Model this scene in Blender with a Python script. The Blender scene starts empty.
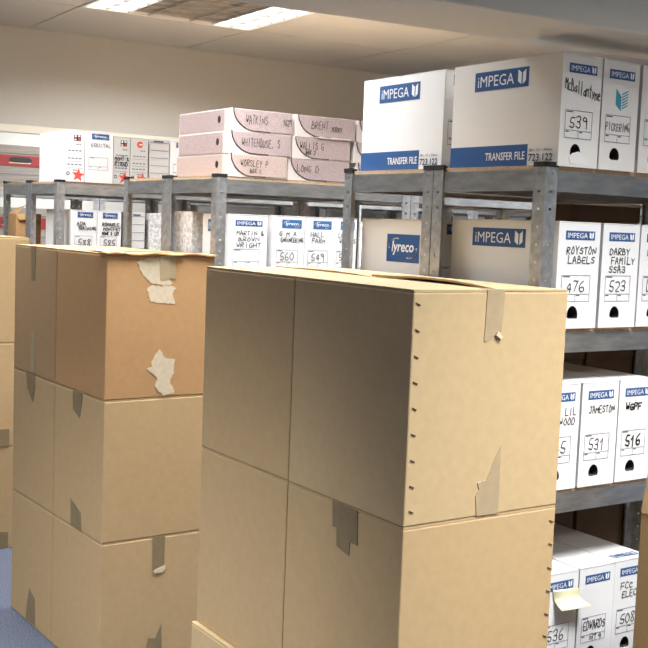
import bpy, bmesh, math, random
from mathutils import Matrix, Vector
random.seed(7)
S = bpy.context.scene
COL = S.collection

# ------------------------------------------------------------------ camera
FPX = 1103.49
YAW, PITCH, ROLL = 0.5859, -0.0900, 0.0384
CAM = Vector((-1.7977, -1.8265, 1.5488))
fwd = Vector((math.sin(YAW)*math.cos(PITCH), math.cos(YAW)*math.cos(PITCH), math.sin(PITCH)))
r0 = Vector((math.cos(YAW), -math.sin(YAW), 0.0)); u0 = r0.cross(fwd)
right = math.cos(ROLL)*r0 + math.sin(ROLL)*u0
up = -math.sin(ROLL)*r0 + math.cos(ROLL)*u0
cd = bpy.data.cameras.new('camera'); cam = bpy.data.objects.new('camera', cd); COL.objects.link(cam)
cd.sensor_width = 36.0; cd.sensor_fit = 'HORIZONTAL'; cd.lens = FPX/648.0*36.0; cd.clip_start = 0.05
cam.matrix_world = Matrix(((right.x, up.x, -fwd.x, CAM.x), (right.y, up.y, -fwd.y, CAM.y),
                           (right.z, up.z, -fwd.z, CAM.z), (0, 0, 0, 1)))
S.camera = cam

def ray(u, v): return right*((u-324)/FPX) - up*((v-324)/FPX) + fwd
def hit(u, v, p0, n):
    d = ray(u, v); return CAM + d*((Vector(p0)-CAM).dot(n)/d.dot(n))
def hity(u, v, y): return hit(u, v, (0, y, 0), Vector((0, 1, 0)))
def hitx(u, v, x): return hit(u, v, (x, 0, 0), Vector((1, 0, 0)))
def hitz(u, v, z): return hit(u, v, (0, 0, z), Vector((0, 0, 1)))

# ------------------------------------------------------------------ world, exposure
W = bpy.data.worlds.new('world'); S.world = W; W.use_nodes = True
W.node_tree.nodes['Background'].inputs[0].default_value = (0.05, 0.05, 0.05, 1)
VS = S.view_settings
VS.view_transform = 'Standard'; VS.look = 'None'; VS.gamma = 1.0; VS.use_curve_mapping = False
VS.exposure = -0.1

# ------------------------------------------------------------------ lamps (each sits in a ceiling light built below)
CEIL = 2.7406
LIGHTS = [  # x, y, watts, spread in degrees; the first one is in view
    (1.10, 3.81, 85.0, 160), (-0.60, 2.75, 62.0, 150), (1.80, 2.68, 130.0, 120),
    (-0.20, 1.12, 42.0, 112), (1.75, 1.15, 120.0, 112), (-2.60, 0.60, 175.0, 112),
    (0.05, -1.15, 74.0, 98), (2.30, -1.35, 30.0, 106), (0.50, -2.85, 46.0, 170),  # widest one is an added, unseen fill for the near beam's front face
    (-0.90, 6.85, 22.0, 150), (1.60, 6.85, 70.0, 150)]
for i, (lx, ly, w, sp) in enumerate(LIGHTS):
    ld = bpy.data.lights.new('ceiling_lamp', 'AREA'); ld.shape = 'SQUARE'; ld.size = 0.7
    ld.energy = w; ld.color = (0.965, 0.985, 1.0); ld.spread = math.radians(sp)
    lo = bpy.data.objects.new('ceiling_lamp', ld); COL.objects.link(lo); lo.location = (lx, ly, CEIL-0.03)

# ------------------------------------------------------------------ materials
MAT = {}
def mat(name, col, rough=0.6, metal=0.0, var=0.0, scale=8.0, bump=0.0, bscale=60.0, stretch=None, emit=None, estr=0.0, col2=None, detail=4.0, spec=0.5):
    m = bpy.data.materials.new(name); m.use_nodes = True; nt = m.node_tree; b = nt.nodes['Principled BSDF']
    b.inputs['Base Color'].default_value = (*col, 1); b.inputs['Roughness'].default_value = rough
    b.inputs['Metallic'].default_value = metal; b.inputs['Specular IOR Level'].default_value = spec
    tc = nt.nodes.new('ShaderNodeTexCoord'); src = tc.outputs['Object']
    if stretch:
        mp = nt.nodes.new('ShaderNodeMapping'); mp.inputs['Scale'].default_value = stretch
        nt.links.new(src, mp.inputs['Vector']); src = mp.outputs['Vector']
    if var or col2:
        n = nt.nodes.new('ShaderNodeTexNoise'); n.inputs['Scale'].default_value = scale; n.inputs['Detail'].default_value = detail
        nt.links.new(src, n.inputs['Vector'])
        rp = nt.nodes.new('ShaderNodeValToRGB')
        rp.color_ramp.elements[0].position = 0.35; rp.color_ramp.elements[1].position = 0.65
        c2 = col2 if col2 else tuple(c*(1+var) for c in col)
        c1 = col if col2 else tuple(c*(1-var) for c in col)
        rp.color_ramp.elements[0].color = (*c1, 1); rp.color_ramp.elements[1].color = (*c2, 1)
        nt.links.new(n.outputs['Fac'], rp.inputs['Fac']); nt.links.new(rp.outputs['Color'], b.inputs['Base Color'])
    if bump:
        n2 = nt.nodes.new('ShaderNodeTexNoise'); n2.inputs['Scale'].default_value = bscale; n2.inputs['Detail'].default_value = 3
        nt.links.new(src, n2.inputs['Vector'])
        bp = nt.nodes.new('ShaderNodeBump'); bp.inputs['Strength'].default_value = bump; bp.inputs['Distance'].default_value = 0.002
        nt.links.new(n2.outputs['Fac'], bp.inputs['Height']); nt.links.new(bp.outputs['Normal'], b.inputs['Normal'])
    if emit:
        b.inputs['Emission Color'].default_value = (*emit, 1); b.inputs['Emission Strength'].default_value = estr
    MAT[name] = m; return m
mat('kraft', (0.465, 0.32, 0.16), 0.72, var=0.03, scale=45, detail=9, bump=0.22, bscale=24)
mat('kraft_pale', (0.50, 0.36, 0.19), 0.72, var=0.03, scale=45, detail=9, bump=0.22, bscale=24)
mat('kraft_orange', (0.46, 0.265, 0.115), 0.7, var=0.035, scale=45, detail=9, bump=0.22, bscale=24)
mat('kraft_orange_dark', (0.40, 0.255, 0.125), 0.7, var=0.035, scale=45, detail=9, bump=0.22, bscale=24)
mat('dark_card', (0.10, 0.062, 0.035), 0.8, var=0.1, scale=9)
mat('kraft_edge', (0.55, 0.45, 0.31), 0.85, var=0.2, scale=160)
mat('tape', (0.24, 0.18, 0.10), 0.55, spec=0.2, var=0.06, scale=40)
mat('tape_pale', (0.40, 0.305, 0.185), 0.45, var=0.05, scale=40, spec=0.3)
mat('torn_paper', (0.62, 0.52, 0.37), 0.85, var=0.06, scale=60)
mat('foil', (0.66, 0.66, 0.66), 0.3, var=0.15, scale=120)
mat('white_card', (0.80, 0.80, 0.80), 0.55, var=0.012, scale=6)
mat('white_card_warm', (0.78, 0.755, 0.72), 0.55, var=0.012, scale=6)
mat('grey_card', (0.60, 0.59, 0.57), 0.6, var=0.02, scale=6)
mat('inside_dark', (0.055, 0.045, 0.04), 0.9)
mat('ink_black', (0.012, 0.012, 0.015), 0.5)
mat('ink_blue', (0.02, 0.05, 0.14), 0.5)
mat('ink_grey', (0.09, 0.10, 0.16), 0.5)
mat('label_blue', (0.025, 0.09, 0.26), 0.45)
mat('label_blue_light', (0.035, 0.15, 0.36), 0.45)
mat('print_white', (0.85, 0.86, 0.88), 0.5)
mat('teal', (0.05, 0.30, 0.42), 0.5)
mat('star_red', (0.75, 0.09, 0.05), 0.5)
mat('band_red', (0.22, 0.016, 0.02), 0.55)
mat('logo_brown', (0.05, 0.03, 0.03), 0.6)
mat('pink_card', (0.34, 0.255, 0.25), 0.6, col2=(0.45, 0.355, 0.345), scale=220, detail=6)
mat('pink_card_warm', (0.44, 0.325, 0.285), 0.6, col2=(0.52, 0.40, 0.355), scale=220, detail=6)
mat('pink_trim', (0.62, 0.555, 0.52), 0.6, var=0.02)
mat('mottled', (0.42, 0.41, 0.40), 0.6, col2=(0.74, 0.73, 0.71), scale=85, detail=6)
mat('chipboard', (0.36, 0.245, 0.145), 0.8, col2=(0.46, 0.325, 0.20), scale=130, detail=5)
mat('zinc', (0.42, 0.435, 0.45), 0.40, metal=0.82, col2=(0.58, 0.60, 0.615), scale=45, detail=5)
mat('zinc_beam', (0.40, 0.425, 0.44), 0.36, metal=0.88, col2=(0.56, 0.58, 0.595), scale=26, detail=6, stretch=(0.6, 0.6, 2.5))
mat('cap_black', (0.012, 0.012, 0.014), 0.5)
mat('wall_paint', (0.54, 0.52, 0.475), 0.8, var=0.012, scale=40, bump=0.05, bscale=150)
mat('cream_paint', (0.82, 0.77, 0.66), 0.6)
mat('wall_white', (0.82, 0.82, 0.80), 0.8)
mat('tile', (0.54, 0.54, 0.53), 0.9, var=0.02, scale=120, bump=0.12, bscale=260)
mat('ceiling_grid', (0.25, 0.215, 0.18), 0.8)
mat('carpet', (0.028, 0.033, 0.055), 0.95, col2=(0.115, 0.13, 0.18), scale=170, detail=3, bump=0.5, bscale=300)
mat('lamp_white', (0.9, 0.9, 0.9), 0.4, emit=(0.93, 0.97, 1.0), estr=2.2)
mat('louvre', (0.62, 0.62, 0.60), 0.25, metal=0.9)
mat('reflector', (0.16, 0.14, 0.12), 0.3, metal=0.6, col2=(0.42, 0.38, 0.33), scale=9, detail=2, stretch=(2, 7, 1))
mat('fixture_white', (0.75, 0.74, 0.72), 0.5)
mat('note_yellow', (0.80, 0.77, 0.52), 0.7)
mat('steel', (0.10, 0.085, 0.07), 0.45, metal=0.6)
mat('wicker', (0.19, 0.165, 0.14), 0.75, col2=(0.26, 0.23, 0.20), scale=9, stretch=(0.6, 0.6, 22))

# ------------------------------------------------------------------ object helpers
def props(o, label=None, cat=None, group=None, kind=None):
    if label: o['label'] = label
    if cat: o['category'] = cat
    if group: o['group'] = group
    if kind: o['kind'] = kind
    return o
def mesh(name, v, f, *mats, smooth=False):
    me = bpy.data.meshes.new(name); me.from_pydata([tuple(p) for p in v], [], f); me.update()
    for m in mats: me.materials.append(MAT[m])
    if smooth:
        for p in me.polygons: p.use_smooth = True
    return me
def link(name, me, parent=None, M=None):
    o = bpy.data.objects.new(name, me); COL.objects.link(o)
    if parent is not None: o.parent = parent
    if M is not None: o.matrix_local = M
    return o
def part(name, v, f, m, parent=None, M=None, bevel=0.0, seg=2, smooth=False):
    ms = m if isinstance(m, (list, tuple)) else [m]
    o = link(name, mesh(name, v, f, *ms, smooth=smooth), parent, M)
    if bevel: addbevel(o, bevel, seg)
    return o
def addbevel(o, w, seg=2):
    b = o.modifiers.new('bevel', 'BEVEL'); b.width = w; b.segments = seg; b.limit_method = 'ANGLE'; b.angle_limit = math.radians(40)
    b.harden_normals = False
def empty(name, loc, rz=0.0):
    o = bpy.data.objects.new(name, None); COL.objects.link(o); o.empty_display_size = 0.05
    o.location = loc; o.rotation_euler = (0, 0, rz); return o
def TM(loc, rz=0.0): return Matrix.Translation(loc) @ Matrix.Rotation(rz, 4, 'Z')
BF = [(0, 3, 2, 1), (4, 5, 6, 7), (0, 1, 5, 4), (1, 2, 6, 5), (2, 3, 7, 6), (3, 0, 4, 7)]
def boxv(x0, x1, y0, y1, z0, z1):
    return [(x0, y0, z0), (x1, y0, z0), (x1, y1, z0), (x0, y1, z0), (x0, y0, z1), (x1, y0, z1), (x1, y1, z1), (x0, y1, z1)]
def box(name, x0, x1, y0, y1, z0, z1, m, parent=None, bevel=0.0, M=None):
    return part(name, boxv(x0, x1, y0, y1, z0, z1), BF, m, parent, M, bevel)
class MB:
    def __init__(s): s.v = []; s.f = []
    def add(s, v, f):
        n = len(s.v); s.v += [tuple(p) for p in v]; s.f += [tuple(i+n for i in q) for q in f]; return s
    def box(s, *a): return s.add(boxv(*a), BF)
def prism(pts, n, t):
    """thin plate: outline pts (3D, any winding) pushed t along n"""
    n = Vector(n).normalized(); k = len(pts); pts = [Vector(p) for p in pts]
    a = Vector((0, 0, 0))
    for i in range(k): a += (pts[i]-pts[0]).cross(pts[(i+1) % k]-pts[0])
    if a.dot(n) < 0: pts = pts[::-1]
    v = pts + [p + n*t for p in pts]
    f = [tuple(range(k-1, -1, -1)), tuple(range(k, 2*k))] + [(i, (i+1) % k, k+(i+1) % k, k+i) for i in range(k)]
    return v, f

# ------------------------------------------------------------------ lettering
G = {  # marker strokes on a 4 x 6 grid, one polyline per word
 'A': '00 16 26 40|12 33', 'B': '00 06 25 34 23 03|23 42 41 30 00', 'C': '45 26 15 03 11 20 41', 'D': '00 06 26 44 42 20 00',
 'E': '46 06 00 40|03 33', 'F': '46 06 00|03 33', 'G': '46 16 04 02 20 41 43 23', 'H': '00 06|40 46|03 43', 'I': '20 26', 'J': '46 16|36 31 10 01',
 'K': '00 06|46 03 40', 'L': '06 00 40', 'M': '00 06 22 46 40', 'N': '00 06 40 46', 'O': '26 14 02 10 30 43 35 26', 'P': '00 06 36 45 33 03',
 'Q': '26 05 02 20 42 45 26|22 40', 'R': '00 06 36 45 33 03 40', 'S': '45 26 15 04 33 42 30 01', 'T': '06 46|26 20', 'U': '06 01 20 41 46',
 'V': '06 20 46', 'W': '06 10 24 30 46', 'X': '00 46|06 40', 'Y': '06 23 46|23 20', 'Z': '06 46 00 40', '&': '40 04 16 35 02 10 42',
 '0': '26 04 02 20 42 44 26', '1': '04 26 20', '2': '05 26 45 43 00 40', '3': '05 26 45 33 13|33 42 30 01', '4': '30 36 02 42', '5': '46 16 03 33 42 30 01',
 '6': '36 04 01 20 41 33 02', '7': '06 46 10', '8': '23 05 26 45 23 01 20 41 23', '9': '44 14 05 26 45 40', '.': '20 21', ',': '21 10', '-': '03 43',
 'a': '43 33 01 10 41 43 40', 'b': '06 00 31 43 02', 'c': '43 13 01 10 40', 'e': '02 42 33 13 01 10 40', 'l': '26 20', 'n': '03 00|02 33 40', 't': '26 20|04 44',
 'y': '03 21|43 21 00', 's': '43 13 12 31 00', 'u': '03 01 20 41 43 40', 'o': '23 02 10 40 43 23', 'x': '03 40|00 43', 'm': '03 00|02 13 20|22 33 40', 'd': '46 40 10 02 33 42'}
def glyph(ch):
    out = []
    for pl in G.get(ch, '').split('|'):
        p = [(int(t[0])/4.0, int(t[1])/6.0) for t in pl.split() if len(t) == 2]
        if len(p) > 1: out.append(p)
    return out
def hand_geo(text, width, height, thick, jit=0.05):
    """stroke writing inside width x height metres, as flat ribbons (x right, y up)"""
    lines = []; adv = 1.42; n = max(1, len(text)); cw = width/(n*adv-0.42)
    for i, ch in enumerate(text):
        dy = random.uniform(-jit, jit); sc = 1+random.uniform(-0.12, 0.12)
        for pl in glyph(ch):
            q = [((i*adv + x + 0.10*y + random.uniform(-.05, .05))*cw, (y*sc + dy + random.uniform(-.03, .03))*height) for x, y in pl]
            if len(q) > 3:                                   # round the corners a little
                s = [q[0]]
                for a, b in zip(q[:-1], q[1:]):
                    s += [(a[0]*.75+b[0]*.25, a[1]*.75+b[1]*.25), (a[0]*.25+b[0]*.75, a[1]*.25+b[1]*.75)]
                q = s + [q[-1]]
            lines.append(q)
    return ribbons(lines, thick)
def ribbons(lines, thick):
    v = []; f = []
    for q in lines:
        for a, b in zip(q[:-1], q[1:]):
            dx, dy = b[0]-a[0], b[1]-a[1]; L = math.hypot(dx, dy)
            if L < 1e-7: continue
            tx, ty = dx/L*thick*.5, dy/L*thick*.5; n = len(v)
            v += [(a[0]-tx-ty, a[1]-ty+tx), (a[0]-tx+ty, a[1]-ty-tx), (b[0]+tx+ty, b[1]+ty-tx), (b[0]+tx-ty, b[1]+ty+tx)]
            f.append((n, n+1, n+2, n+3))
    return v, f
TC = {}
def type_geo(text, bold=0.0, shear=0.0):
    k = (text, bold, shear)
    if k not in TC:
        c = bpy.data.curves.new('t', 'FONT'); c.body = text; c.offset = bold; c.shear = shear; c.resolution_u = 2
        o = bpy.data.objects.new('t', c); COL.objects.link(o)
        bpy.context.view_layer.update()
        me = o.evaluated_get(bpy.context.evaluated_depsgraph_get()).to_mesh()
        v = [(p.co.x, p.co.y) for p in me.vertices]; f = [tuple(p.vertices) for p in me.polygons]
        x0 = min(p[0] for p in v); x1 = max(p[0] for p in v); y0 = min(p[1] for p in v); y1 = max(p[1] for p in v)
        TC[k] = ([((p[0]-x0)/(x1-x0), (p[1]-y0)/(y1-y0)) for p in v], f)
        bpy.data.objects.remove(o); bpy.data.curves.remove(c)
    return TC[k]

class Face:
    """a flat face of a thing in the thing's own space: o = lower left corner, w/h its size, ux / uz unit axes, n outward"""
    def __init__(s, o, ux, uz, w, h): s.o, s.ux, s.uz, s.w, s.h = Vector(o), Vector(ux), Vector(uz), w, h; s.n = s.ux.cross(s.uz)
    def p(s, u, v, e=0.0): return s.o + s.ux*(u*s.w) + s.uz*(v*s.h) + s.n*e
    def m(s, x, y, e=0.0): return s.o + s.ux*x + s.uz*y + s.n*e
    def flat(s, name, geo, x0, y0, sx, sy, m, parent, e=0.0010, skew=0.0):
        v, f = geo
        return part(name, [s.m(x0+a*sx, y0+b*sy+skew*a*sx, e) for a, b in v], f, m, parent)
    def plate(s, name, u0, v0, u1, v1, m, parent, t=0.0006, e=0.0):
        v, f = prism([s.p(u0, v0, e), s.p(u1, v0, e), s.p(u1, v1, e), s.p(u0, v1, e)], s.n, t); return part(name, v, f, m, parent)
    def poly(s, name, uv, m, parent, t=0.0006, e=0.0):
        v, f = prism([s.p(a, b, e) for a, b in uv], s.n, t); return part(name, v, f, m, parent)
    def type(s, text, u0, v0, u1, v1, m, parent, e=0.0012, bold=0.0, name='printed_lettering', shear=0.0):
        return s.flat(name, type_geo(text, bold, shear), u0*s.w, v0*s.h, (u1-u0)*s.w, (v1-v0)*s.h, m, parent, e)
    def hand(s, text, u0, v0, u1, v1, parent, thick=0.0028, m='ink_black', skew=0.0, jit=0.05):
        return s.flat('handwriting', hand_geo(text, (u1-u0)*s.w, (v1-v0)*s.h, thick, jit), u0*s.w, v0*s.h, 1, 1, m, parent, 0.0012, skew)
    def lines(s, name, segs, thick, m, parent, e=0.0010):
        return s.flat(name, ribbons([[(a*s.w, b*s.h) for a, b in q] for q in segs], thick), 0, 0, 1, 1, m, parent, e)

def arc(cx, cy, rx, ry, a0, a1, n=12):
    return [(cx+rx*math.cos(math.radians(a0+(a1-a0)*i/n)), cy+ry*math.sin(math.radians(a0+(a1-a0)*i/n))) for i in range(n+1)]

# ------------------------------------------------------------------ room shell
RX0, RX1, RY0, RY1, RH = -4.6, 5.2, -3.6, 7.8, 2.86
def struct(o, label, cat): return props(o, label, cat, kind='structure')
struct(box('floor', RX0, RX1, RY0, RY1, -0.05, 0.0, 'carpet'), 'blue speckled carpet floor under the cartons', 'floor')
struct(box('wall_back', RX0, RX1, RY1, RY1+.1, 0, RH, 'wall_paint'), 'beige wall far behind the last shelves', 'wall')
struct(box('wall_front', RX0, RX1, RY0-.1, RY0, 0, RH, 'wall_paint'), 'beige wall behind the camera', 'wall')
struct(box('wall_left', RX0-.1, RX0, RY0, RY1, 0, RH, 'wall_paint'), 'beige wall on the left side of the store', 'wall')
struct(box('wall_right', RX1, RX1+.1, RY0, RY1, 0, RH, 'wall_white'), 'white wall at the right end of the shelves', 'wall')
# suspended ceiling, turned a little against the shelves
FX, WY, FA, HZ, CELL = 0.5734, 5.3506, -0.0236, 0.9724, 1.11
CM = Matrix.Translation((FX, WY, 0)) @ Matrix.Rotation(FA, 4, 'Z')
ceil = struct(box('ceiling', RX0, RX1, RY0, RY1, CEIL+.06, RH, 'ceiling_grid'), 'suspended ceiling of square beige tiles', 'ceiling')
tile_me = mesh('ceiling_tile', boxv(-CELL/2+.005, CELL/2-.005, -CELL/2+.005, CELL/2-.005, 0, .012), BF, 'tile')
light_cells = {(0, -1)}
def tile_at(i, j):   # cell corner in ceiling axes
    x = CELL*(i+.5); y = -HZ + CELL*(j+.5)
    return CM @ Vector((x, y, CEIL))
for i in range(-6, 9):
    for j in range(-10, 8):
        p = tile_at(i, j)
        if not (RX0+.2 < p.x < RX1-.2 and RY0+.2 < p.y < RY1-.2): continue
        if any(abs(p.x-l[0]) < .4 and abs(p.y-l[1]) < .4 for l in LIGHTS[:1]): continue
        if j == 0:
            t = link('ceiling_tile', tile_me, ceil, Matrix.Translation(CM @ Vector((CELL*(i+.5), -HZ/2, CEIL))) @ Matrix.Rotation(FA, 4, 'Z') @ Matrix.Diagonal((1, HZ/CELL, 1, 1)))
        else:
            t = link('ceiling_tile', tile_me, ceil, Matrix.Translation(p) @ Matrix.Rotation(FA, 4, 'Z'))
# bulkhead: deep beam across the room behind the third and fourth row
BZ = 2.117
v = [CM @ Vector((x, y, 0)) for x, y in ((RX0-FX+.02, 0), (RX1-FX-.02, 0), (RX1-FX-.02, .76), (RX0-FX+.02, .76))]
v = [(p.x, p.y, BZ) for p in v] + [(p.x, p.y, CEIL+.05) for p in v]
struct(part('trim_1', v, BF, 'wall_paint', bevel=.004), 'deep beige bulkhead hanging across the room above the rear shelves', 'beam')
v = [CM @ Vector((x, y, 0)) for x, y in ((RX0-FX+.02, -.022), (RX1-FX-.02, -.022), (RX1-FX-.02, .03), (RX0-FX+.02, .03))]
v = [(p.x, p.y, BZ-.052) for p in v] + [(p.x, p.y, BZ-.0005) for p in v]
struct(part('trim_3', v, BF, 'cream_paint', bevel=.006), 'cream moulding along the bottom edge of the bulkhead', 'moulding')
# nearer downstand beam above the first row
yf = lambda x: .170-.092*x
yn = lambda x: -.095-.066*x
v = [(x, y, 2.0) for x, y in ((RX0, yn(RX0)), (RX1, yn(RX1)), (RX1, yf(RX1)), (RX0, yf(RX0)))]
v += [(a, b, CEIL+.05) for a, b, c in v]
struct(part('trim_2', v, BF, 'wall_paint', bevel=.004), 'beige painted downstand beam above the nearest shelves', 'beam')

# ------------------------------------------------------------------ ceiling lights
def ceiling_light(x, y, rz, label):
    t = empty('ceiling_light', (x, y, CEIL), rz); props(t, label, 'light', 'recessed ceiling lights')
    m = MB(); h = CELL/2-.006
    for a in ((-h, h, -h, -h+.018), (-h, h, h-.018, h), (-h, -h+.018, -h, h), (h-.018, h, -h, h)): m.box(*a, -.004, .024)
    part('frame', m.v, m.f, 'fixture_white', t)
    k = h-.018
    for q, (a, b, mm) in enumerate(((-k, -k+.265, 'lamp_white'), (k-.255, k, 'lamp_white'), (-k+.265, k-.255, 'reflector'))):
        box('lamp_panel' if q < 2 else 'reflector', a, b, -k, k, .014, .020, mm, t)
    for i in range(1, 7):
        yy = -k+2*k*i/7; box('louvre_blade', -k, k, yy-.003, yy+.003, -.003, .0135, 'louvre', t)
    for xx in (-k+.13, -k+.265, -.14, .13, k-.255, k-.125):
        box('louvre_blade', xx-.003, xx+.003, -k, k, -.003, .0135, 'louvre', t)
    return t
p = tile_at(0, -1)
LL = ['', 'above the left end of the fifth row', 'above the aisle before the fifth row, hidden by the beam', 'above the aisle before the third row, hidden by the beam',
      'high above the right end of the second row', 'above the open floor left of the cartons', 'in front of the nearest shelves', 'over the right end of the front aisle', 'added behind the camera to brighten the near beam',
      'left of two behind the bulkhead', 'right of two behind the bulkhead']
for i, (lx, ly, w, sp) in enumerate(LIGHTS):
    if i == 0: ceiling_light(p.x, p.y, FA, 'square louvred ceiling light with two bright panels beside the bulkhead')
    else: ceiling_light(lx, ly, FA, 'square louvred ceiling light ' + LL[i])

# ------------------------------------------------------------------ shelving
D, AI = 0.4038, 0.7753
ROWY = [0, D, 2*D+AI, 3*D+AI, 4*D+2*AI, 5*D+2*AI, 6*D+3*AI]
LV = [1.702, 1.329, 0.944, 0.488, 0.12]
BAY = 0.845
PH, FL, TH = 1.704, 0.038, 0.002
def post_mesh(sx, sy):
    """slotted angle: outer corner at 0,0, flanges towards sx in x and sy in y"""
    m = MB()
    n = int(PH/.04); pitch = PH/n
    def quad(fl, a0, a1, z0, z1):
        for e in (0, TH):
            if fl == 0: q = [(sx*a0, sy*e, z0), (sx*a1, sy*e, z0), (sx*a1, sy*e, z1), (sx*a0, sy*e, z1)]
            else: q = [(sx*e, sy*a0, z0), (sx*e, sy*a1, z0), (sx*e, sy*a1, z1), (sx*e, sy*a0, z1)]
            m.add(q, [(0, 1, 2, 3)])
    for fl in (0, 1):
        quad(fl, 0, .015, 0, PH); quad(fl, .024, FL, 0, PH)
        z = 0
        for i in range(n):
            c = z+pitch/2
            quad(fl, .015, .024, z, c-.003); quad(fl, .015, .024, c+.003, z+pitch); z += pitch
        # folded free edge
        if fl == 0: m.add([(sx*FL, 0, 0), (sx*FL, sy*TH, 0), (sx*FL, sy*TH, PH), (sx*FL, 0, PH)], [(0, 1, 2, 3)])
        else: m.add([(0, sy*FL, 0), (sx*TH, sy*FL, 0), (sx*TH, sy*FL, PH), (0, sy*FL, PH)], [(0, 1, 2, 3)])
    return mesh('post', m.v, m.f, 'zinc')
POST = {(a, b): post_mesh(a, b) for a in (1, -1) for b in (1, -1)}
def cap_mesh(sx, sy):
    m = MB(); s = lambda a, b: (min(a, b), max(a, b)); e = .0015
    m.box(*s(-sx*e, sx*(FL+e)), *s(-sy*e, sy*.006), PH-.006, PH+.006)
    m.box(*s(-sx*e, sx*.006), *s(-sy*e, sy*(FL+e)), PH-.006, PH+.006)
    return mesh('post_cap', m.v, m.f, 'cap_black')
CAP = {k: cap_mesh(*k) for k in POST}
def beam_mesh(L, axis, s):
    """C section, web outside at 0, lips towards s"""
    H, lip, t = .048, .016, .0022; m = MB(); q = lambda a, b: (min(a, b), max(a, b))
    def b(c0, c1, z0, z1):
        c = q(s*c0, s*c1)
        if axis == 'x': m.box(0, L, *c, z0, z1)
        else: m.box(*c, 0, L, z0, z1)
    b(0, t, -H, 0); b(t, lip, -t, 0); b(t, lip, -H, -H+t)
    return mesh('beam', m.v, m.f, 'zinc_beam')
BEAM = {}
BOARD = {}
def shelving_unit(x0, y0, w, levels, label):
    t = empty('shelving_unit', (x0, y0, 0)); props(t, label, 'shelving', 'galvanised shelving units')
    for (px, py, sx, sy) in ((0, 0, 1, 1), (w, 0, -1, 1), (0, D-.003, 1, -1), (w, D-.003, -1, -1)):
        po = link('post', POST[sx, sy], t, Matrix.Translation((px, py, 0)))
        link('post_cap', CAP[sx, sy], po)
    k = round(w, 3)
    if k not in BEAM:
        BEAM[k] = (beam_mesh(w-.006, 'x', 1), beam_mesh(w-.006, 'x', -1), beam_mesh(D-.009, 'y', 1), beam_mesh(D-.009, 'y', -1))
        BOARD[k] = mesh('shelf_board', boxv(.006, w-.006, .006, D-.009, -.016, 0), BF, 'chipboard')
    for z in levels:
        b = z-.010
        link('beam', BEAM[k][0], t, Matrix.Translation((.003, .0024, b))); link('beam', BEAM[k][1], t, Matrix.Translation((.003, D-.0054, b)))
        link('beam', BEAM[k][2], t, Matrix.Translation((.0024, .003, b))); link('beam', BEAM[k][3], t, Matrix.Translation((w-.0024, .003, b)))
        link('shelf_board', BOARD[k], t, Matrix.Translation((0, 0, z)))
    return t
ROWN = ['nearest', 'second', 'third', 'fourth', 'fifth', 'sixth', 'seventh']
for r, (xs, lv) in enumerate([((0,), LV), ((0, 1), LV), ((0, 1, 2), LV[:3]+LV[4:]), ((0, 1, 2), LV[:3]+LV[4:]),
                              ((0, 1, 2, 3), LV[:3]+LV[4:]), ((0, 1, 2, 3), LV[:3]+LV[4:]), ((-1, 0, 1, 2, 3), LV[:3]+LV[4:])]):
    for i in xs:
        where = 'end bay of the %s row of galvanised steel shelving' % ROWN[r] if i == xs[0] else \
                '%s bay along in the %s row of galvanised shelving' % (['', 'second', 'third', 'fourth', 'fifth'][xs.index(i)], ROWN[r])
        shelving_unit(i*(BAY+.003), ROWY[r], BAY, lv, where)

# ------------------------------------------------------------------ archive boxes
BODY = {}
def archive_body(w, d, h, hole, m):
    k = (round(w, 4), round(d, 4), round(h, 4), hole, m)
    if k in BODY: return BODY[k]
    x0, x1, y0, y1, z0, z1 = -w/2, w/2, -d/2, d/2, 0, h
    v = boxv(x0, x1, y0, y1, z0, z1); f = [BF[0], BF[1], BF[3], BF[4], BF[5]]; mi = [0]*5
    if not hole: f.append(BF[2]); mi.append(0)
    else:
        cx, cz, r = -w*.08, h*.125, w*.13
        angs = sorted([math.atan2(b-cz, a-cx) for a in (x0, x1) for b in (z0, z1)] + [math.radians(a) for a in range(-170, 190, 20)])
        O, I, B = [], [], []
        for a in angs:
            c, s = math.cos(a), math.sin(a)
            tt = min([((x1 if c > 0 else x0)-cx)/c if abs(c) > 1e-6 else 9, ((z1 if s > 0 else z0)-cz)/s if abs(s) > 1e-6 else 9])
            O.append((cx+c*tt, y0, cz+s*tt))
            rr = r if s >= -.0 else min(r, .35*r/max(1e-6, -s))
            I.append((cx+c*rr, y0, cz+s*rr*1.25)); B.append((cx+c*rr*1.05, y0+.03, cz+s*rr*1.25))
        n = len(angs); o = len(v); v += O+I+B
        for i in range(n):
            j = (i+1) % n
            f.append((o+i, o+j, o+n+j, o+n+i)); mi.append(0)
            f.append((o+n+i, o+n+j, o+2*n+j, o+2*n+i)); mi.append(1)
        f.append(tuple(o+2*n+i for i in range(n))); mi.append(1)
    me = mesh('body', v, f, m, 'inside_dark')
    for p_, i in zip(me.polygons, mi): p_.material_index = i
    BODY[k] = me
    return me
def swoosh_label(F, u0, v0, u1, v1, parent, m='label_blue'):
    lb = F.plate('brand_label', u0, v0, u1, v1, m, parent)
    du, dv = u1-u0, v1-v0
    F.type('lyreco', u0+.16*du, v0+.24*dv, u1-.16*du, v1-.24*dv, 'print_white', lb, bold=.02, shear=.15)
    th = .05*dv*F.h
    F.lines('printed_swoosh', [arc(u0+.30*du, v0+.55*dv, .22*du, .30*dv, 75, 190), arc(u0+.70*du, v0+.45*dv, .22*du, .30*dv, -105, 10)], th, 'print_white', lb, .0012)
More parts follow.
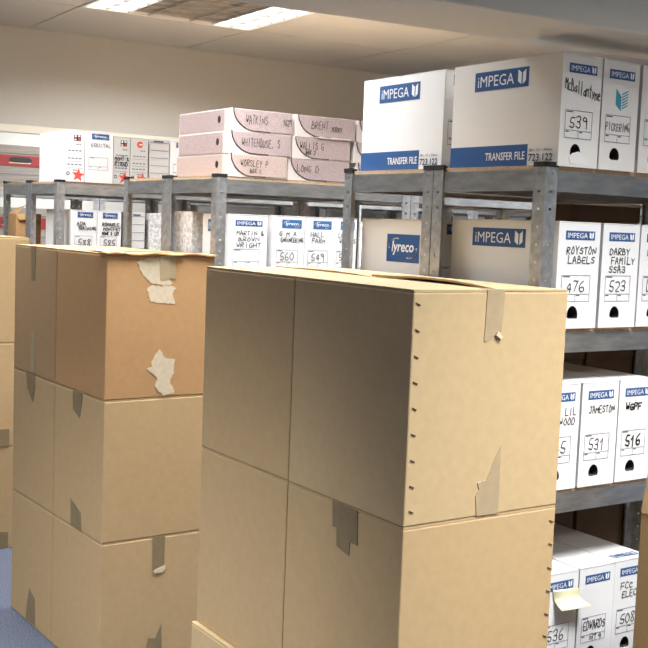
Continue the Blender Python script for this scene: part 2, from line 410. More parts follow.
def open_book(F, u0, v0, u1, v1, parent):
    um = (u0+u1)/2; d = (v1-v0)*.22
    F.poly('printed_mark', [(u0, v0+d), (um-.05*(u1-u0), v0), (um-.05*(u1-u0), v1-d), (u0, v1)], 'print_white', parent, .0003, .0007)
    F.poly('printed_mark', [(u1, v0+d), (um+.12*(u1-u0), v0), (um+.12*(u1-u0), v1-d), (u1, v1)], 'print_white', parent, .0003, .0007)
def impega_label(F, u0, v0, u1, v1, parent, text='iMPEGA'):
    lb = F.plate('brand_label', u0, v0, u1, v1, 'label_blue', parent); du, dv = u1-u0, v1-v0
    F.type(text, u0+.06*du, v0+.20*dv, u0+.74*du, v1-.22*dv, 'print_white', lb, bold=0.0)
    open_book(F, u0+.81*du, v0+.14*dv, u0+.95*du, v1-.10*dv, lb)
def form_box(F, u0, v0, u1, v1, parent, th=.0011):
    vd = v0+.28*(v1-v0); um = u0+.5*(u1-u0)
    o = F.lines('printed_form', [[(u0, v0), (u1, v0), (u1, v1), (u0, v1), (u0, v0)], [(u0, vd), (u1, vd)], [(um, v0), (um, vd)]], th, 'ink_grey', parent)
    for a, b in ((u0+.03, v1-.018), (u0+.03, vd-.018), (um+.03, vd-.018)):
        F.plate('printed_form_word', a, b, a+(.16 if b == v1-.018 else .08), b+.010, 'ink_grey', o, .0004)
def archive_box(x0, x1, yf, z, label, group, brand='impega', title=(), number='', h=.254, d=.378, m='white_card', hole=True, rz=0.0, side=None,
                spot=None, note=None, form=True, thick=.0021, numbox=None, lidgap=True):
    w = x1-x0
    t = empty('archive_box', ((x0+x1)/2, yf+d/2, z), rz); props(t, label, 'box', group)
    b = link('body', archive_body(w, d, h-.003, hole, m), t); addbevel(b, .002, 2)
    box('lid', -w/2, w/2, -d/2-.001, d/2, h-.0025, h, m, t, .0008)
    F = Face((-w/2, -d/2, 0), (1, 0, 0), (0, 0, 1), w, h)
    if brand == 'impega': impega_label(F, .165, .832, .866, .916, t, 'IMPEGA')
    elif brand == 'lyreco': swoosh_label(F, .28, .82, .90, .945, t, 'label_blue_light')
    elif brand == 'lyreco_dark': swoosh_label(F, .22, .85, .84, .96, t)
    if form: form_box(F, .12, .255, .80, .50, t)
    if title:
        n = len(title); top = .79; hh = min(.078, .25/n)
        for i, s in enumerate(title):
            wd = min(.70, .098*len(s)+.04); off = .20 + .05*(i % 2)
            F.hand(s, off, top-(i+1)*hh*1.12, off+wd, top-(i+1)*hh*1.12+hh*.82, t, thick)
    if number:
        q = numbox or (.24, .345, .66, .45)
        F.hand(number, *q, t, thick*1.1)
    if side is not None:   # print on the long left side
        SF = Face((-w/2, d/2, 0), (0, -1, 0), (0, 0, 1), d, h)
        if side in ('transfer', 'impega'): impega_label(SF, .215, .735, .715, .915, t)
        if side == 'lyreco': swoosh_label(SF, .36, .52, .78, .83, t)
        if side == 'transfer':
            bd = SF.plate('printed_band', 0, 0.004, .735, .205, 'label_blue', t)
            SF.type('TRANSFER FILE', .35, .065, .715, .140, 'print_white', bd, bold=.012)
            SF.type('380 x 127 x 254mm', .75, .135, .95, .160, 'ink_blue', t, bold=.01)
            SF.type('723.122', .75, .045, .955, .115, 'ink_blue', t, bold=.02)
    return t

def star_uv(cx, cy, r, F, a0=90):
    return [(cx+(r if i % 2 == 0 else r*.42)*math.cos(math.radians(a0+36*i))/F.w, cy+(r if i % 2 == 0 else r*.42)*math.sin(math.radians(a0+36*i))/F.h) for i in range(10)]

# --- nearest row, top shelf
g1 = 'archive boxes on the nearest shelves'
b539 = archive_box(.030, .157, -.005, LV[0], 'white archive box numbered 539 under the beam, blue transfer file print on its side', g1, title=(), number='539', side='transfer', m='white_card_warm')
F = Face((-.0635, -.189, 0), (1, 0, 0), (0, 0, 1), .127, .254)
F.hand('McBallantyne', .08, .68, .97, .80, b539, .0021, skew=-.16)
v, f = prism([F.p(a, b) for a, b in [(.30, .03), (.26, .08), (.34, .12), (.50, .14), (.62, .11), (.80, .05), (.86, .015), (.6, .02)]], F.n, .0012)
part('torn_patch', v, f, 'white_card', b539)
bp = archive_box(.162, .285, -.005, LV[0], 'white archive box with teal book print on the top shelf beside the box numbered 539', g1, title=(), number='PICKERING', numbox=(.13, .36, .78, .43), thick=.0013, m='white_card_warm')
F = Face((-.0615, -.189, 0), (1, 0, 0), (0, 0, 1), .123, .254)
F.poly('printed_mark', [(.37, .60), (.52, .545), (.52, .68), (.37, .745)], 'teal', bp, .0004)
for i in range(6): F.poly('printed_mark', [(.54, .56+.026*i), (.70, .60+.026*i), (.70, .612+.026*i), (.54, .575+.026*i)], 'teal', bp, .0004)
archive_box(.296, .42, -.005, LV[0], 'white archive box cut by the right edge on the top shelf', g1, m='white_card_warm')
# --- nearest row, second shelf
archive_box(.044, .180, -.008, LV[1], 'white archive box numbered 476 on the second shelf behind the tall carton', g1, title=('ROYSTON', 'LABELS'), number='476', side='impega', h=.248)
archive_box(.188, .314, -.010, LV[1], 'white archive box numbered 523 on the second shelf beside the box numbered 476', g1, title=('DARBY', 'FAMILY', 'SSA3'), number='523', h=.248)
archive_box(.322, .449, -.008, LV[1], 'white archive box cut by the right edge on the second shelf', g1, title=('D P', 'S'), number='DICA', h=.248)
# --- third shelf
archive_box(.028, .151, -.002, LV[2], 'white archive box half hidden behind the tall carton on the third shelf', g1, title=('    LIL', '  WOOD'), number='545')
archive_box(.157, .281, -.004, LV[2], 'white archive box numbered 531 on the third shelf', g1, title=('JAMESTON',), number='531')
archive_box(.287, .412, -.003, LV[2], 'white archive box numbered 516 on the third shelf beside the box numbered 531', g1, title=('WGPF',), number='516', thick=.0036)
# --- fourth shelf
b536 = archive_box(.052, .178, -.006, LV[3], 'white archive box numbered 536 with a yellow note on the fourth shelf', g1, number='536')
archive_box(.183, .306, -.006, LV[3], 'white archive box numbered 514 on the fourth shelf', g1, title=(), number='EDWARDS', numbox=(.17, .375, .78, .455))
bf = archive_box(.309, .432, -.004, LV[3], 'white archive box numbered 50 on the fourth shelf beside the carton at right', g1, title=('FCC', 'ELECT'), number='508')
for o in COL.objects:
    if o.get('label', '').startswith('white archive box numbered 514'):
        Face((-.0615, -.189, 0), (1, 0, 0), (0, 0, 1), .123, .254).hand('514', .36, .270, .70, .330, o, .0017)
T = Face((-.0615, -.189, .254), (1, 0, 0), (0, 1, 0), .123, .378)
T.lines('printed_form', [[(.15, .05), (.85, .05), (.85, .10), (.15, .10), (.15, .05)]], .0035, 'label_blue', bf)
T.type('IMPEGA', .22, .06, .78, .09, 'label_blue', bf, bold=.02)
# curled yellow note stuck on the box numbered 536
nv, nf = [], []
P = [hity(a, b, -.0085) for a, b in ((553, 590), (579, 588), (579, 605), (555, 610))]
NX = 8
for i in range(NX+1):
    k = i/NX
    L = P[0].lerp(P[3], k); R_ = P[1].lerp(P[2], k)
    cur = .030*max(0, k-.45)**1.5*2.2
    nv += [L+Vector((0, -.0006-cur*.8, cur*.15)), L.lerp(R_, .5)+Vector((0, -.0006-cur, cur*.2)), R_+Vector((.004*k, -.0006-cur*1.3, cur*.35))]
for i in range(NX):
    for j in (0, 1): nf.append((3*i+j, 3*i+j+3, 3*i+j+4, 3*i+j+1))
no = part('sticky_note', nv, nf, 'note_yellow', smooth=True); so = no.modifiers.new('s', 'SOLIDIFY'); so.thickness = .0004
props(no, 'pale yellow sticky note curling off the box numbered 536', 'note')

# --- second row (back to back with the first)
g2 = 'archive boxes on the second row'
Y2 = ROWY[1]
tb = archive_box(.030, .157, Y2+.005, LV[0], 'white box with blue transfer file print beside the pink box files', g2, side='transfer', hole=False, d=.36, brand='lyreco_dark', form=True, m='white_card')
archive_box(.163, .290, Y2+.006, LV[0], 'white archive box squeezed behind the two transfer file boxes on the top shelf', g2, brand='lyreco_dark', m='white_card_warm')
archive_box(.038, .165, Y2+.014, LV[1], 'white archive box with a large swoosh label on its side on the second shelf', g2, side='lyreco', brand='lyreco_dark', h=.242, d=.345, m='white_card_warm')
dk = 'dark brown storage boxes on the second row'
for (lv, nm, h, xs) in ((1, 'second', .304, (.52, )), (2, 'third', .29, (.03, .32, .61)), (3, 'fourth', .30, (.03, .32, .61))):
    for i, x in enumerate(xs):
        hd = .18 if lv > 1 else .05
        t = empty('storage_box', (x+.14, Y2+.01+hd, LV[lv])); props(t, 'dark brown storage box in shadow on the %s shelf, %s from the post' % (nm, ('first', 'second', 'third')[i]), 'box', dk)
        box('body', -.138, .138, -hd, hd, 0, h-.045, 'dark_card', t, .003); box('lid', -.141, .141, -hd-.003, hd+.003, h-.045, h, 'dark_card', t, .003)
# --- third row
Y3 = ROWY[2]
g3 = 'archive boxes on the third row'
def xs3(u, yy=None): return hity(u, 216, Y3 if yy is None else yy).x
archive_box(xs3(229), xs3(267.5), Y3-.002, LV[1], 'wide white archive box with three handwritten lines, beside the box numbered 560', g3, title=('MARTIN &', 'BROWN', 'WRIGHT'), h=.244, d=.20, side='impega', m='white_card')
archive_box(xs3(273), xs3(304.5), Y3-.004, LV[1], 'white archive box numbered 560, its title in two handwritten lines, between two others', g3, brand='lyreco', title=('G M A', 'ENGINEERING'), number='560', h=.245, d=.23)
archive_box(xs3(305.2), xs3(334.5), Y3-.002, LV[1], 'white archive box numbered 549 left of the thin post, with a light blue label', g3, brand='lyreco', title=('HALL', 'FARM'), number='549', h=.245)
archive_box(xs3(335.2), xs3(357.5), Y3+.002, LV[1], 'narrow white archive box numbered 547 behind the thin post', g3, brand='lyreco', title=('LAC C', 'WILSONS'), number='547', h=.246)
for i in range(2):
    archive_box(.90+.134*i, 1.027+.134*i, Y3+.004, LV[1], 'white archive box in the third row glimpsed through nearer shelves, %s past the paired posts' % ('first', 'second')[i], g3, h=.25)

# --- fifth row
Y5 = ROWY[4]
g5 = 'archive boxes on the fifth row'
def xs5(u, v=190): return hity(u, v, Y5).x
def dotted(F, t, rows, m='ink_grey'):
    for (v0, n, u0, u1) in rows:
        for i in range(n):
            a = u0+(u1-u0)*i/n; F.plate('printed_word', a, v0, a+(u1-u0)/n*.7, v0+.02, m, t, .0005)
def star_box(x0, x1, h, label, mt, mark, lines):
    t = archive_box(x0, x1, Y5+.002, LV[0], label, g5, brand=None, form=False, hole=False, h=h, m=mt, d=.36)
    w = x1-x0; F = Face((-w/2, -.18, 0), (1, 0, 0), (0, 0, 1), w, h)
    if mark == 'square':
        q = F.plate('printed_logo', .42, .80, .80, .92, 'logo_brown', t)
        F.plate('printed_logo_piece', .47, .87, .56, .91, 'print_white', q, .0012); F.plate('printed_logo_piece', .64, .88, .76, .91, 'print_white', q, .0012)
        F.plate('printed_logo_piece', .66, .81, .76, .86, 'star_red', q, .0012)
        F.plate('printed_logo_piece', .46, .81, .56, .84, 'print_white', q, .0012)
    else:
        F.poly('printed_logo', [(.52+.17*math.cos(a*math.pi/8), .86+.07*math.sin(a*math.pi/8)) for a in range(16)], 'star_red', t)
        F.plate('printed_logo_piece', .48, .85, .66, .872, 'print_white', t, .0012)
    dotted(F, t, lines)
    F.lines('printed_ring', [arc(.14, .16, .07, .03, 0, 360)], .003, 'ink_black', t)
    F.poly('red_star', star_uv(.68, .135, .033, F, 84), 'star_red', t)
    F.lines('printed_line', [[(.08, .27), (.92, .27)], [(.08, .40), (.92, .40)], [(.08, .55), (.92, .55)]], .0012, 'ink_grey', t)
    return t
rows_ = [(.72, 3, .55, .85), (.60, 4, .15, .9), (.45, 4, .12, .9), (.33, 4, .1, .9), (.22, 3, .4, .8)]
star_box(xs5(65), xs5(84), .238, 'bright white archive box with a red star, leftmost on the top shelves', 'white_card', 'square', rows_)
archive_box(xs5(84.8), xs5(112.5), Y5, LV[0], 'white archive box with a blue label between the red star boxes', g5, brand='lyreco_dark', title=('EQUITAL',), h=.240, d=.36, thick=.002, hole=False)
s2 = star_box(xs5(113), xs5(129.3), .227, 'grey printed archive box with a red star and dark square logo', 'grey_card', 'square', rows_)
wS = xs5(129.3)-xs5(113); F = Face((-wS/2, -.18, 0), (1, 0, 0), (0, 0, 1), wS, .227)
F.hand('MONT &', .08, .50, .92, .58, s2, .003); F.hand('RIAND', .08, .38, .85, .47, s2, .003)
star_box(xs5(130), xs5(147.5), .227, 'grey printed archive box with a red star and round red logo', 'grey_card', 'round', rows_)
def lever_file(x0, x1, yf, z, h, label, lined, d=.29, group='lever arch files on the rear rows', brown=False):
    t = empty('lever_arch_file', ((x0+x1)/2, yf+d/2, z)); props(t, label, 'file', group); w = x1-x0; c = .003
    m = 'mottled'
    box('spine', -w/2, w/2, -d/2, -d/2+c, 0, h, m if not lined else 'grey_card', t, .001)
    box('cover', -w/2, -w/2+c, -d/2+c, d/2, 0, h, m, t); box('cover', w/2-c, w/2, -d/2+c, d/2, 0, h, m, t)
    box('paper_stack', -w/2+c+.004, w/2-c-.012, -d/2+.03, d/2-.006, .004, h-.014, 'torn_paper', t)
    F = Face((-w/2, -d/2, 0), (1, 0, 0), (0, 0, 1), w, h)
    if lined:
        F.lines('printed_line', [[(.04, .12+.16*i), (.96, .12+.16*i)] for i in range(6)], .002, 'ink_grey', t)
        F.plate('printed_heading', .2, .935, .7, .965, 'ink_grey', t)
    else:
        F.poly('finger_hole', [(.5+.18*math.cos(a*math.pi/8), .2+.05*math.sin(a*math.pi/8)) for a in range(16)], 'cap_black', t)
    return t
lever_file(xs5(149), xs5(168.5), Y5+.004, LV[0], .229, 'lined grey lever arch file on the top shelf beside the red star boxes', True)
archive_box(xs5(169.5), xs5(196), Y5+.002, LV[0], 'white archive box mostly hidden behind the pink box files', g5, brand='lyreco_dark', h=.229, d=.36, hole=False)
# second shelf of the fifth row
archive_box(xs5(72, 212), xs5(97, 213), Y5-.002, LV[1], 'white archive box numbered 588 with two handwritten lines', g5, brand='lyreco_dark', title=('ADA', 'TRAINING'), number='588', h=.244, d=.36, m='white_card', hole=False, thick=.0030, numbox=(.26, .31, .74, .43))
archive_box(xs5(97.6, 213), xs5(121.3, 213), Y5-.002, LV[1], 'white archive box numbered 585 with three handwritten lines', g5, brand='lyreco_dark', title=('ROMARLE', 'MONTFRY', 'MONK & LRY'), number='585', h=.244, d=.36, hole=False, thick=.0030, numbox=(.26, .31, .74, .43))
lever_file(xs5(131), xs5(146), Y5+.004, LV[1], .242, 'lined grey lever arch file on the second shelf behind the fourth row', True)
lever_file(xs5(150.5), xs5(162.5), Y5+.004, LV[1], .242, 'mottled grey lever arch file left of the paired posts', False)
for i in range(7):
    archive_box(1.10+.20*i, 1.227+.20*i, Y5+.01, LV[1], 'white archive box glimpsed deep in the fifth row, %s from the left' % ('first', 'second', 'third', 'fourth', 'fifth', 'sixth', 'seventh')[i], g5, h=.235+.01*(i % 3), form=False, hole=False)
# two mottled files behind the wide box at the open end of the third row, spines outward
for i, (ya, nm) in enumerate(((1.823, 'nearer'), (1.903, 'farther'))):
    t = lever_file(-.039, .039, 0, LV[1], .248, 'mottled grey lever arch file with spine outward, %s of the pair at the row end' % nm, False)
    t.location = (.03+.145, ya+.039, LV[1]); t.rotation_euler = (0, 0, -math.pi/2)

# ------------------------------------------------------------------ pink box files on the third row
def box_file(x0, x1, z, h, words, label, dy=0.0, d=.385, warm=False, ww=.0021):
    w = x1-x0; t = empty('box_file', ((x0+x1)/2, Y3+.004+dy+d/2, z)); props(t, label, 'box file', 'pink box files stacked on the third row')
    pk = 'pink_card_warm' if warm else 'pink_card'
    box('body', -w/2, w/2, -d/2, d/2, 0, h, 'pink_trim', t, .0015)
    F = Face((-w/2, -d/2, 0), (1, 0, 0), (0, 0, 1), w, h)
    cur = arc(.42, 1.02, .37, .95, 180, 258, 10)
    pts = [(cur[0][0], .985)] + cur[1:] + [(.985, .07), (.985, .985)]
    F.poly('lid_flap', pts, pk, t, .0022)
    F.lines('flap_edge_shadow', [[(a-.006, b) for a, b in cur]+[(.62, .065)]], .0048, 'inside_dark', t, .0013)  # dark ribbon painting in the shadow gap along the flap's cut edge
    B = Face((-w/2, d/2, 0), (0, -1, 0), (0, 0, 1), d, h)
    sp = B.plate('spine_panel', .02, .06, .89, .95, pk, t, .0012)
    B.poly('finger_hole', [(.80+.011*math.cos(a*math.pi/8)/B.w, .55+.013*math.sin(a*math.pi/8)/B.h) for a in range(16)], 'cap_black', sp, .0018)
    for i, (s, u, v0, u1, v1) in enumerate(words):
        o = F.flat('handwriting', hand_geo(s, (u1-u)*w, (v1-v0)*h, ww), u*w, v0*h, 1, 1, 'ink_grey' if 0 else 'ink_black', t, .0028)
    return t
HF = .0787; z0 = LV[0]
box_file(.043, .283, z0, HF, [('WORSLEY P', .20, .50, .66, .78), ('BOX C', .36, .22, .55, .40)], 'bottom box file of the left pink stack, warmer in colour', 0, .41, warm=True)
box_file(.042, .298, z0+HF, HF, [('WHITEHOUSE, S', .20, .38, .80, .74)], 'middle pink box file of the left stack', 0, .395)
box_file(.047, .300, z0+2*HF, HF, [('WATKINS', .24, .38, .58, .74), ('1629', .84, .42, .97, .70)], 'topmost pink box file of the left stack', .0, .40)
box_file(.288, .556, z0, HF, [('LONG D', .14, .42, .48, .72)], 'bottom pink box file of the middle stack', .003)
box_file(.304, .556, z0+HF, HF, [('WALLIS G', .12, .46, .52, .78), ('BOX 2', .22, .24, .38, .40)], 'middle pink box file of the middle stack', .002)
bb = box_file(.312, .574, z0+2*HF, HF, [('BRENT', .26, .42, .53, .76), ('JERRY', .58, .36, .76, .56)], 'topmost pink box file of the middle stack with a chipped lower edge', .0)
F = Face((-.131, -.1925, 0), (1, 0, 0), (0, 0, 1), .262, HF)
F.poly('torn_patch', [(.36, .02), (.40, .09), (.55, .05), (.62, .09), (.75, .06), (.9, .08), (.98, .03), (.7, .005)], 'pink_trim', bb, .004)
for i, nm in enumerate(('bottom', 'middle', 'topmost')):
    box_file(.585-.012*(i == 1), .835, z0+i*HF, HF, [], '%s pink box file of the right stack beside the transfer file box' % nm, .003)

# ------------------------------------------------------------------ cartons
def bulged(w, d, h, bul, seed):
    """closed carton body with softly bulging sides, n x n grid on each side"""
    n = 6; rnd = random.Random(seed); v = {}; f = []; V = []
    kb = [bul*rnd.uniform(.5, 1.1) for _ in range(4)]
    def vid(p):
        key = tuple(round(c, 5) for c in p)
        if key not in v: v[key] = len(V); V.append(key)
        return v[key]
    def disp(x, y, z):
        a, b, c = (x/w+.5), (y/d+.5), z/h; s = math.sin
        dx = dy = 0
        if abs(y+d/2) < 1e-6: dy -= kb[0]*s(math.pi*a)*s(math.pi*c)
        if abs(y-d/2) < 1e-6: dy += kb[1]*s(math.pi*a)*s(math.pi*c)
        if abs(x+w/2) < 1e-6: dx -= kb[2]*s(math.pi*b)*s(math.pi*c)
        if abs(x-w/2) < 1e-6: dx += kb[3]*s(math.pi*b)*s(math.pi*c)
        return (x+dx, y+dy, z)
    def grid(o, a, b):
        for i in range(n):
            for j in range(n):
                q = [tuple(o[k]+a[k]*ii/n+b[k]*jj/n for k in range(3)) for ii, jj in ((i, j), (i+1, j), (i+1, j+1), (i, j+1))]
                f.append(tuple(vid(p_) for p_ in q))
    X, Y, Z = (w, 0, 0), (0, d, 0), (0, 0, h)
    grid((-w/2, -d/2, 0), X, Z); grid((w/2, -d/2, 0), Y, Z); grid((w/2, d/2, 0), (-w, 0, 0), Z); grid((-w/2, d/2, 0), (0, -d, 0), Z)
    grid((-w/2, -d/2, h), X, Y); grid((-w/2, d/2, 0), X, (0, -d, 0))
    return [disp(*p_) for p_ in V], f
NC = [0]
class Carton:
    def __init__(s, corner, rz, w, d, h, z, label, m='kraft', group='stacked brown cartons', flaps=True, bul=.0012, lift=0.0, tuck=0.0, seam='y', name='cardboard_carton'):
        """corner = near left bottom corner (x, y); local origin at the base centre"""
        NC[0] += 1
        c = TM((corner[0], corner[1], z), rz) @ Vector((w/2, d/2, 0))
        s.M = TM(c, rz); s.I = s.M.inverted(); s.w, s.d, s.h, s.rz = w, d, h, rz
        s.t = empty(name, c, rz); props(s.t, label, 'carton', group)
        ft = .005; hb = h-ft if flaps else h
        s.hb = hb
        v, f = bulged(w, d, hb-.0004, bul, NC[0]); b = part('body', v, f, m, s.t); addbevel(b, .0035, 2)
        if flaps:
            for sg in (-1, 1):
                L = lift if sg == 1 else tuck; k = 6; q = 6; V = []; Fc = []
                for top in (0, 1):
                    for i in range(k+1):
                        for j in range(q+1):
                            a, b = i/k, j/q
                            zt = hb + L*a**1.5*(.12+.88*math.sin(math.pi*min(1, b*1.15)/1.15*1.0)**.8 if b > 0 else .12) + top*(ft-.0004)
                            g = sg*((w if seam == 'y' else d)/2-.001)*(1-a) + sg*.0012*a
                            l = ((d if seam == 'y' else w)-.002)*(b-.5)
                            V.append((g, l, zt) if seam == 'y' else (l, g, zt))
                nn = (k+1)*(q+1); I = lambda i, j, t: t*nn+i*(q+1)+j
                for i in range(k):
                    for j in range(q):
                        for t in (0, 1): Fc.append((I(i, j, t), I(i+1, j, t), I(i+1, j+1, t), I(i, j+1, t)))
                    for j in (0, q): Fc.append((I(i, j, 0), I(i+1, j, 0), I(i+1, j, 1), I(i, j, 1)))
                for j in range(q):
                    for i in (0, k): Fc.append((I(i, j, 0), I(i, j+1, 0), I(i, j+1, 1), I(i, j, 1)))
                part('top_flap', V, Fc, m, s.t)
    def nrm(s, face): return s.M.to_3x3() @ Vector({'F': (0, -1, 0), 'L': (-1, 0, 0), 'T': (0, 0, 1)}[face])
    def pt(s, face): return s.M @ Vector({'F': (0, -s.d/2, 0), 'L': (-s.w/2, 0, 0), 'T': (0, 0, s.h)}[face])
    def px(s, face, u, v): return s.I @ hit(u, v, s.pt(face), s.nrm(face))
    def patch(s, name, face, pix, m, t=.0018, e=0.0):
        ln = Vector({'F': (0, -1, 0), 'L': (-1, 0, 0), 'T': (0, 0, 1)}[face])
        if name == 'torn_patch':
            rg = random.Random(len(pix)); q = []
            for (a, b), (c, d) in zip(pix, pix[1:]+pix[:1]):
                q += [(a+(c-a)*k/4+(rg.uniform(-1, 1) if k else 0), b+(d-b)*k/4+(rg.uniform(-1, 1) if k else 0)) for k in range(4)]
            pix = q
        pts = []
        for u, v in pix:
            q = s.px(face, u, v)
            q.z = min(max(q.z, .0012), s.h-.0005)
            if face == 'F': q.x = min(max(q.x, -s.w/2+.001), s.w/2-.001)
            if face == 'L': q.y = min(max(q.y, -s.d/2+.001), s.d/2-.001)
            pts.append(q+ln*e)
        # lie against the bulged side: a thin sheet from just inside the wall
        v, f = prism(pts, ln, t); return part(name, v, f, m, s.t)
    def staple(s, face, u, v):
        q = s.px(face, u, v); a = .006
        if face == 'F': vv = boxv(q.x-a, q.x+a, -s.d/2-.0024, -s.d/2, -.0009, .0009)
        M_ = Matrix.Translation((0, 0, q.z)) ;
        c = Vector((q.x, 0, 0)); R_ = Matrix.Rotation(math.radians(24), 4, 'Y')
        vv = [M_ @ (R_ @ (Vector(p_)-c) + c) for p_ in vv]
        return part('staple', vv, BF, 'steel', s.t)

H = 0.4762
# --- main stack in the foreground: two deep, three high
MX, MY, MW, MD, MA = -.4613, -.1263, .4263, .4374, .0049
dv = Vector((-math.sin(MA), math.cos(MA), 0))
def mc(k): return (MX+dv.x*MD*k, MY+dv.y*MD*k)
gm = 'cartons of the tall foreground stack'
A = Carton(mc(0), MA, MW, MD-.002, H, 2*H, 'nearest top carton with a stapled left edge and tape strips', 'kraft_pale', gm, lift=.012, tuck=.001)
A.patch('tape', 'F', [(487.5, 288), (505, 288), (502.5, 318), (501, 331), (498, 330), (495, 335), (486, 342), (483.5, 341), (485, 325)], 'tape_pale')
A.patch('tape_curl', 'F', [(496, 331), (501, 337), (499, 339), (494.5, 335)], 'torn_paper', .007)
A.patch('tape', 'F', [(476, 516), (497.5, 513), (499, 480), (500.5, 446), (494, 459), (491.5, 467), (486, 480), (477, 483), (478.5, 489), (475, 496)], 'tape_pale')
A.patch('tape', 'T', [(486.5, 289.5), (504.5, 289), (470, 283.5), (455, 284)], 'tape_pale', .0008, .0)
for u, vv in ((418, 304), (417, 330.5), (416, 357), (415, 383), (414, 409), (413, 435), (412.2, 461), (411.5, 487), (410.8, 512)): A.staple('F', u, vv)
A2 = Carton(mc(1), MA, MW, MD-.002, H, 2*H, 'top carton at the back of the foreground stack with a bright lid', 'kraft', gm, lift=.006, tuck=.001)
B = Carton(mc(0), MA, MW, MD-.002, H, H, 'middle carton below the stapled one with tape on its left side', 'kraft', gm)
B.patch('tape', 'L', [(333, 499.5), (358, 511), (358, 546), (350.5, 542), (349.5, 556), (337, 546), (337, 527), (333, 526.5)], 'tape')
for u, vv in ((551, 521), (550, 544), (549, 568), (547.5, 591), (546, 614), (544.5, 636)): B.staple('F', u, vv)
Carton(mc(1), MA, MW, MD-.002, H, H, 'middle carton at the back of the foreground stack', 'kraft', gm)
c0 = mc(0); c1 = mc(1)
Carton((c0[0]-.004, c0[1]), MA, MW, MD-.002, H, 0, 'bottom carton at the front of the foreground stack', 'kraft', gm)
Carton((c1[0]-.014, c1[1]), MA, MW, MD-.002, H, 0, 'bottom carton at the back of the foreground stack with a frayed top edge', 'kraft_pale', gm)
# --- left stack
LX, LY, LD, LA = -.4263, 1.511, .4265, .0292
lv_ = Vector((-math.sin(LA), math.cos(LA), 0)); LW = .395
def lc(k): return (LX+lv_.x*LD*k, LY+lv_.y*LD*k)
gl = 'cartons of the left stack'
C1 = Carton(lc(0), LA, LW, LD-.003, H, 2*H, 'orange brown carton with torn pale patches on top of the left stack', 'kraft_orange', gl, bul=.0015, lift=.004, seam='x')
C1.patch('torn_patch', 'F', [(136.5, 262), (146, 259), (159, 257), (160, 279), (167, 278), (172.5, 283), (168, 285.5), (158, 284.5), (150, 283), (143, 276)], 'torn_paper')
C1.patch('tape', 'F', [(159, 256), (175.5, 255), (175.5, 279), (170, 278), (167, 280), (160, 280.5)], 'tape_pale', .0026)
C1.patch('torn_patch', 'F', [(147, 288), (152, 285), (160, 286.5), (170, 285.5), (176.5, 289), (172, 293), (175, 303), (168, 304), (158, 303), (150, 301.5), (149, 297)], 'torn_paper')
C1.patch('torn_patch', 'F', [(159.6, 349), (164.7, 357.5), (175, 359), (174, 373), (170, 379.6), (174, 393), (163, 396), (154.5, 386), (157, 378), (146.7, 369), (153, 366), (151, 362)], 'torn_paper')
v, f = prism([(-.17, -.16, C1.h+.0045), (-.10, -.13, C1.h+.0045), (-.10, .02, C1.h+.0045), (-.165, .04, C1.h+.0045)], (0, 0, 1), .001); part('foil_scrap', v, f, 'foil', C1.t)
# ragged lip of the front flap
zt = C1.hb
pts = []; n = 14; rr = random.Random(3)
for i in range(n+1): pts.append(Vector((-C1.w/2-.004+(C1.w+.008)*i/n, -C1.d/2-.011+rr.uniform(-.004, .004), C1.h-.001+.003*math.sin(i*1.3))))
vv = []; ff = []
for i, q in enumerate(pts): vv += [q, Vector((q.x, -C1.d/2+.06, C1.h+.0005)), Vector((q.x, -C1.d/2+.06, C1.h+.0045)), q+Vector((0, 0, .0045))]
for i in range(n):
    o = 4*i
    for a, b in ((0, 1), (1, 2), (2, 3), (3, 0)): ff.append((o+a, o+b, o+4+b, o+4+a))
ff += [(3, 2, 1, 0), (4*n, 4*n+1, 4*n+2, 4*n+3)]
part('torn_flap', vv, ff, 'kraft_orange', C1.t)
C2 = Carton(lc(1), LA, LW, LD-.003, H, 2*H, 'brown carton with a vertical tape strip on top at the back of the left stack', 'kraft_orange_dark', gl, seam='x')
C2.patch('tape', 'L', [(31.6, 246), (36, 246.5), (35.2, 281), (32, 281)], 'tape')
C2.patch('tape', 'L', [(31.5, 332), (34.5, 332), (35.5, 373), (30.5, 371)], 'tape_pale')
C3 = Carton(lc(0), LA, LW, LD-.003, H, H, 'middle carton at the front of the left stack under the orange brown one', 'kraft', gl, seam='x')
C3.patch('tape', 'L', [(73.3, 387), (83, 391), (82, 404), (80, 418), (73.3, 409)], 'tape')
C3.patch('tape', 'L', [(71, 498), (75, 503), (81.3, 513), (81.3, 531), (71, 524)], 'tape')
C4 = Carton(lc(1), LA, LW, LD-.003, H, H, 'middle carton at the back of the left stack with a tape tab', 'kraft', gl, seam='x')
C4.patch('tape', 'L', [(26.7, 371), (34.7, 374), (35.5, 389), (33, 402), (27.5, 387)], 'tape')
C5 = Carton(lc(0), LA, LW, LD-.003, H, 0, 'bottom carton at the front of the left stack with two tape tabs', 'kraft', gl, seam='x')
C5.patch('tape', 'F', [(152.5, 536), (165, 534), (164, 566), (158, 571), (152.5, 571)], 'tape')
C5.patch('tape_end', 'F', [(153, 570.5), (164.3, 565), (165, 568), (162, 572), (154, 573)], 'torn_paper', .004)
C5.patch('tape', 'F', [(161, 624), (161.5, 650), (145, 652), (148, 638), (155, 638)], 'tape')
C6 = Carton(lc(1), LA, LW, LD-.003, H, 0, 'bottom carton at the back of the left stack standing on the blue carpet', 'kraft', gl, seam='x')
C6.patch('tape', 'L', [(29.7, 588), (35, 599), (35, 626), (26, 618), (27, 604.6)], 'tape')
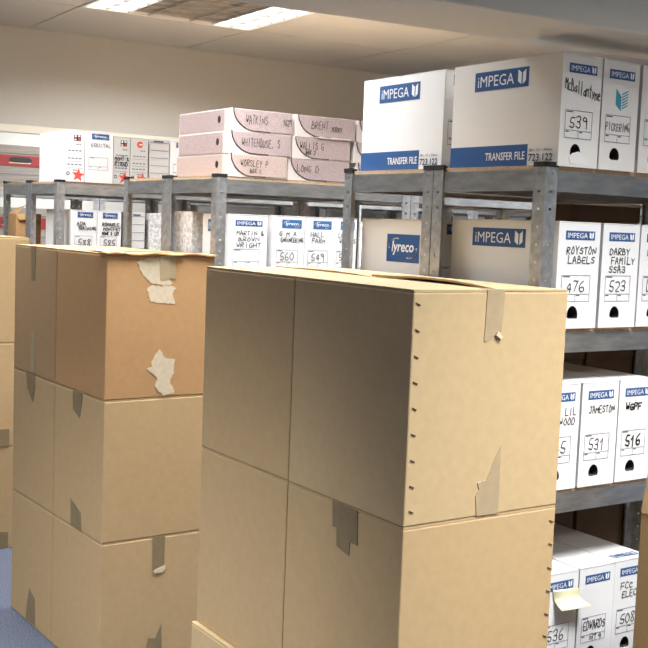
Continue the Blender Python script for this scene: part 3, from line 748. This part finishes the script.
# --- stack further back on the far left
gf = 'cartons of the far left stack'
for i, nm in enumerate(('bottom', 'middle', 'topmost')):
    Q = Carton((-.60, 3.125), 0, .46, .42, H+.003, i*(H+.003), '%s carton of the far stack at the left edge' % nm, 'kraft', gf)
    z_ = (H+.003)*i
    Fq = Face((-.23, -.21, 0), (1, 0, 0), (0, 0, 1), .46, H)
    if i < 2:
        Fq.plate('tape', .70, .003, .82, .17, 'tape', Q.t, .0034)
# --- carton at the right edge, in front of the first row
gr = 'cartons at the right edge'
R1 = Carton((.095, -.68), 0, .42, .43, H, 0, 'lower brown carton at the right edge in front of the shelves', 'kraft', gr)
R2 = Carton((.095, -.68), 0, .42, .43, H, H, 'upper brown carton with an open side flap at the right edge', 'kraft', gr, flaps=False)
v, f = prism([(-.208, -.21, H), (-.208, .213, H), (-.180, .208, H+.20), (-.180, -.205, H+.20)], (-1, 0, 0), .004); part('side_flap', v, f, 'kraft', R2.t)
v, f = prism([(.208, -.21, H), (.208, .213, H), (.255, .208, H+.19), (.255, -.205, H+.19)], (1, 0, 0), .004); part('side_flap', v, f, 'kraft', R2.t)

# --- open carton on the sixth row, red banded boxes on the seventh
Y6, Y7 = ROWY[5], ROWY[6]
a = hity(16, 214, Y6+.12).x; b = hity(41, 214, Y6+.12).x
oc = empty('open_carton', ((a+b)/2, Y6+.12+.06, LV[1])); props(oc, 'small orange open carton between the posts at far left', 'carton')
w = b-a; d = .12; h = hity(15, 213.5, Y6+.12).z-LV[1]; c = .004
m_ = MB(); m_.box(-w/2, w/2, -d/2, -d/2+c, 0, h); m_.box(-w/2, w/2, d/2-c, d/2, 0, h); m_.box(-w/2, -w/2+c, -d/2+c, d/2-c, 0, h); m_.box(w/2-c, w/2, -d/2+c, d/2-c, 0, h); m_.box(-w/2+c, w/2-c, -d/2+c, d/2-c, 0, c)
part('body', m_.v, m_.f, 'kraft_orange', oc)
v, f = prism([(-w/2, -d/2, h), (-w/2, d/2, h), (-w/2+.05, d/2, h+.03), (-w/2+.06, -d/2+.03, h+.045)], (1, 0, .2), .004); part('side_flap', v, f, 'kraft_orange', oc)
v, f = prism([(-w/2, -d/2, h), (w/2, -d/2, h), (w/2-.01, -d/2-.012, h-.03), (-w/2+.01, -d/2-.012, h-.03)], (0, -1, .2), .003); part('front_flap', v, f, 'kraft_orange', oc)
def banded_box(x0, x1, z, h, label):
    w = x1-x0; d = .33; t = empty('storage_box', ((x0+x1)/2, Y7+.01+d/2, z)); props(t, label, 'box', 'red banded storage boxes on the seventh row')
    box('body', -w/2, w/2, -d/2, d/2, 0, h-.03, 'wicker', t, .003)
    box('lid', -w/2-.004, w/2+.004, -d/2-.004, d/2+.004, h-.05, h, 'wicker', t, .003)
    F = Face((-w/2, -d/2, 0), (1, 0, 0), (0, 0, 1), w, h)
    bd = F.plate('red_band', .0, .50, 1, .76, 'band_red', t, .003)
    F.poly('hand_hole', [(x, y) for x, y in [(c_*.10+.52+(.06 if c_ > 0 else -.06), .65+s_*.07) for c_, s_ in [(math.cos(k*math.pi/8), math.sin(k*math.pi/8)) for k in range(16)]]], 'cap_black', bd, .0045)
    F.plate('hand_hole_rim', .36, .565, .66, .585, 'torn_paper', bd, .005)
    F.lines('printed_line', [[(.0, .30), (1, .30)], [(0, .12), (1, .12)]], .004, 'ink_grey', t)
zt7 = hity(20, 145.5, Y7+.01).z
xA = hity(-18, 150, Y7+.01).x; xB = hity(55, 150, Y7+.01).x
banded_box(xA, xB, LV[0], zt7-LV[0], 'grey brown storage box with a red band and hand hole on the top rear shelf')
banded_box(xA-.05, xA+.42, LV[1], .25, 'grey brown storage box with a red band one shelf lower at the left edge')
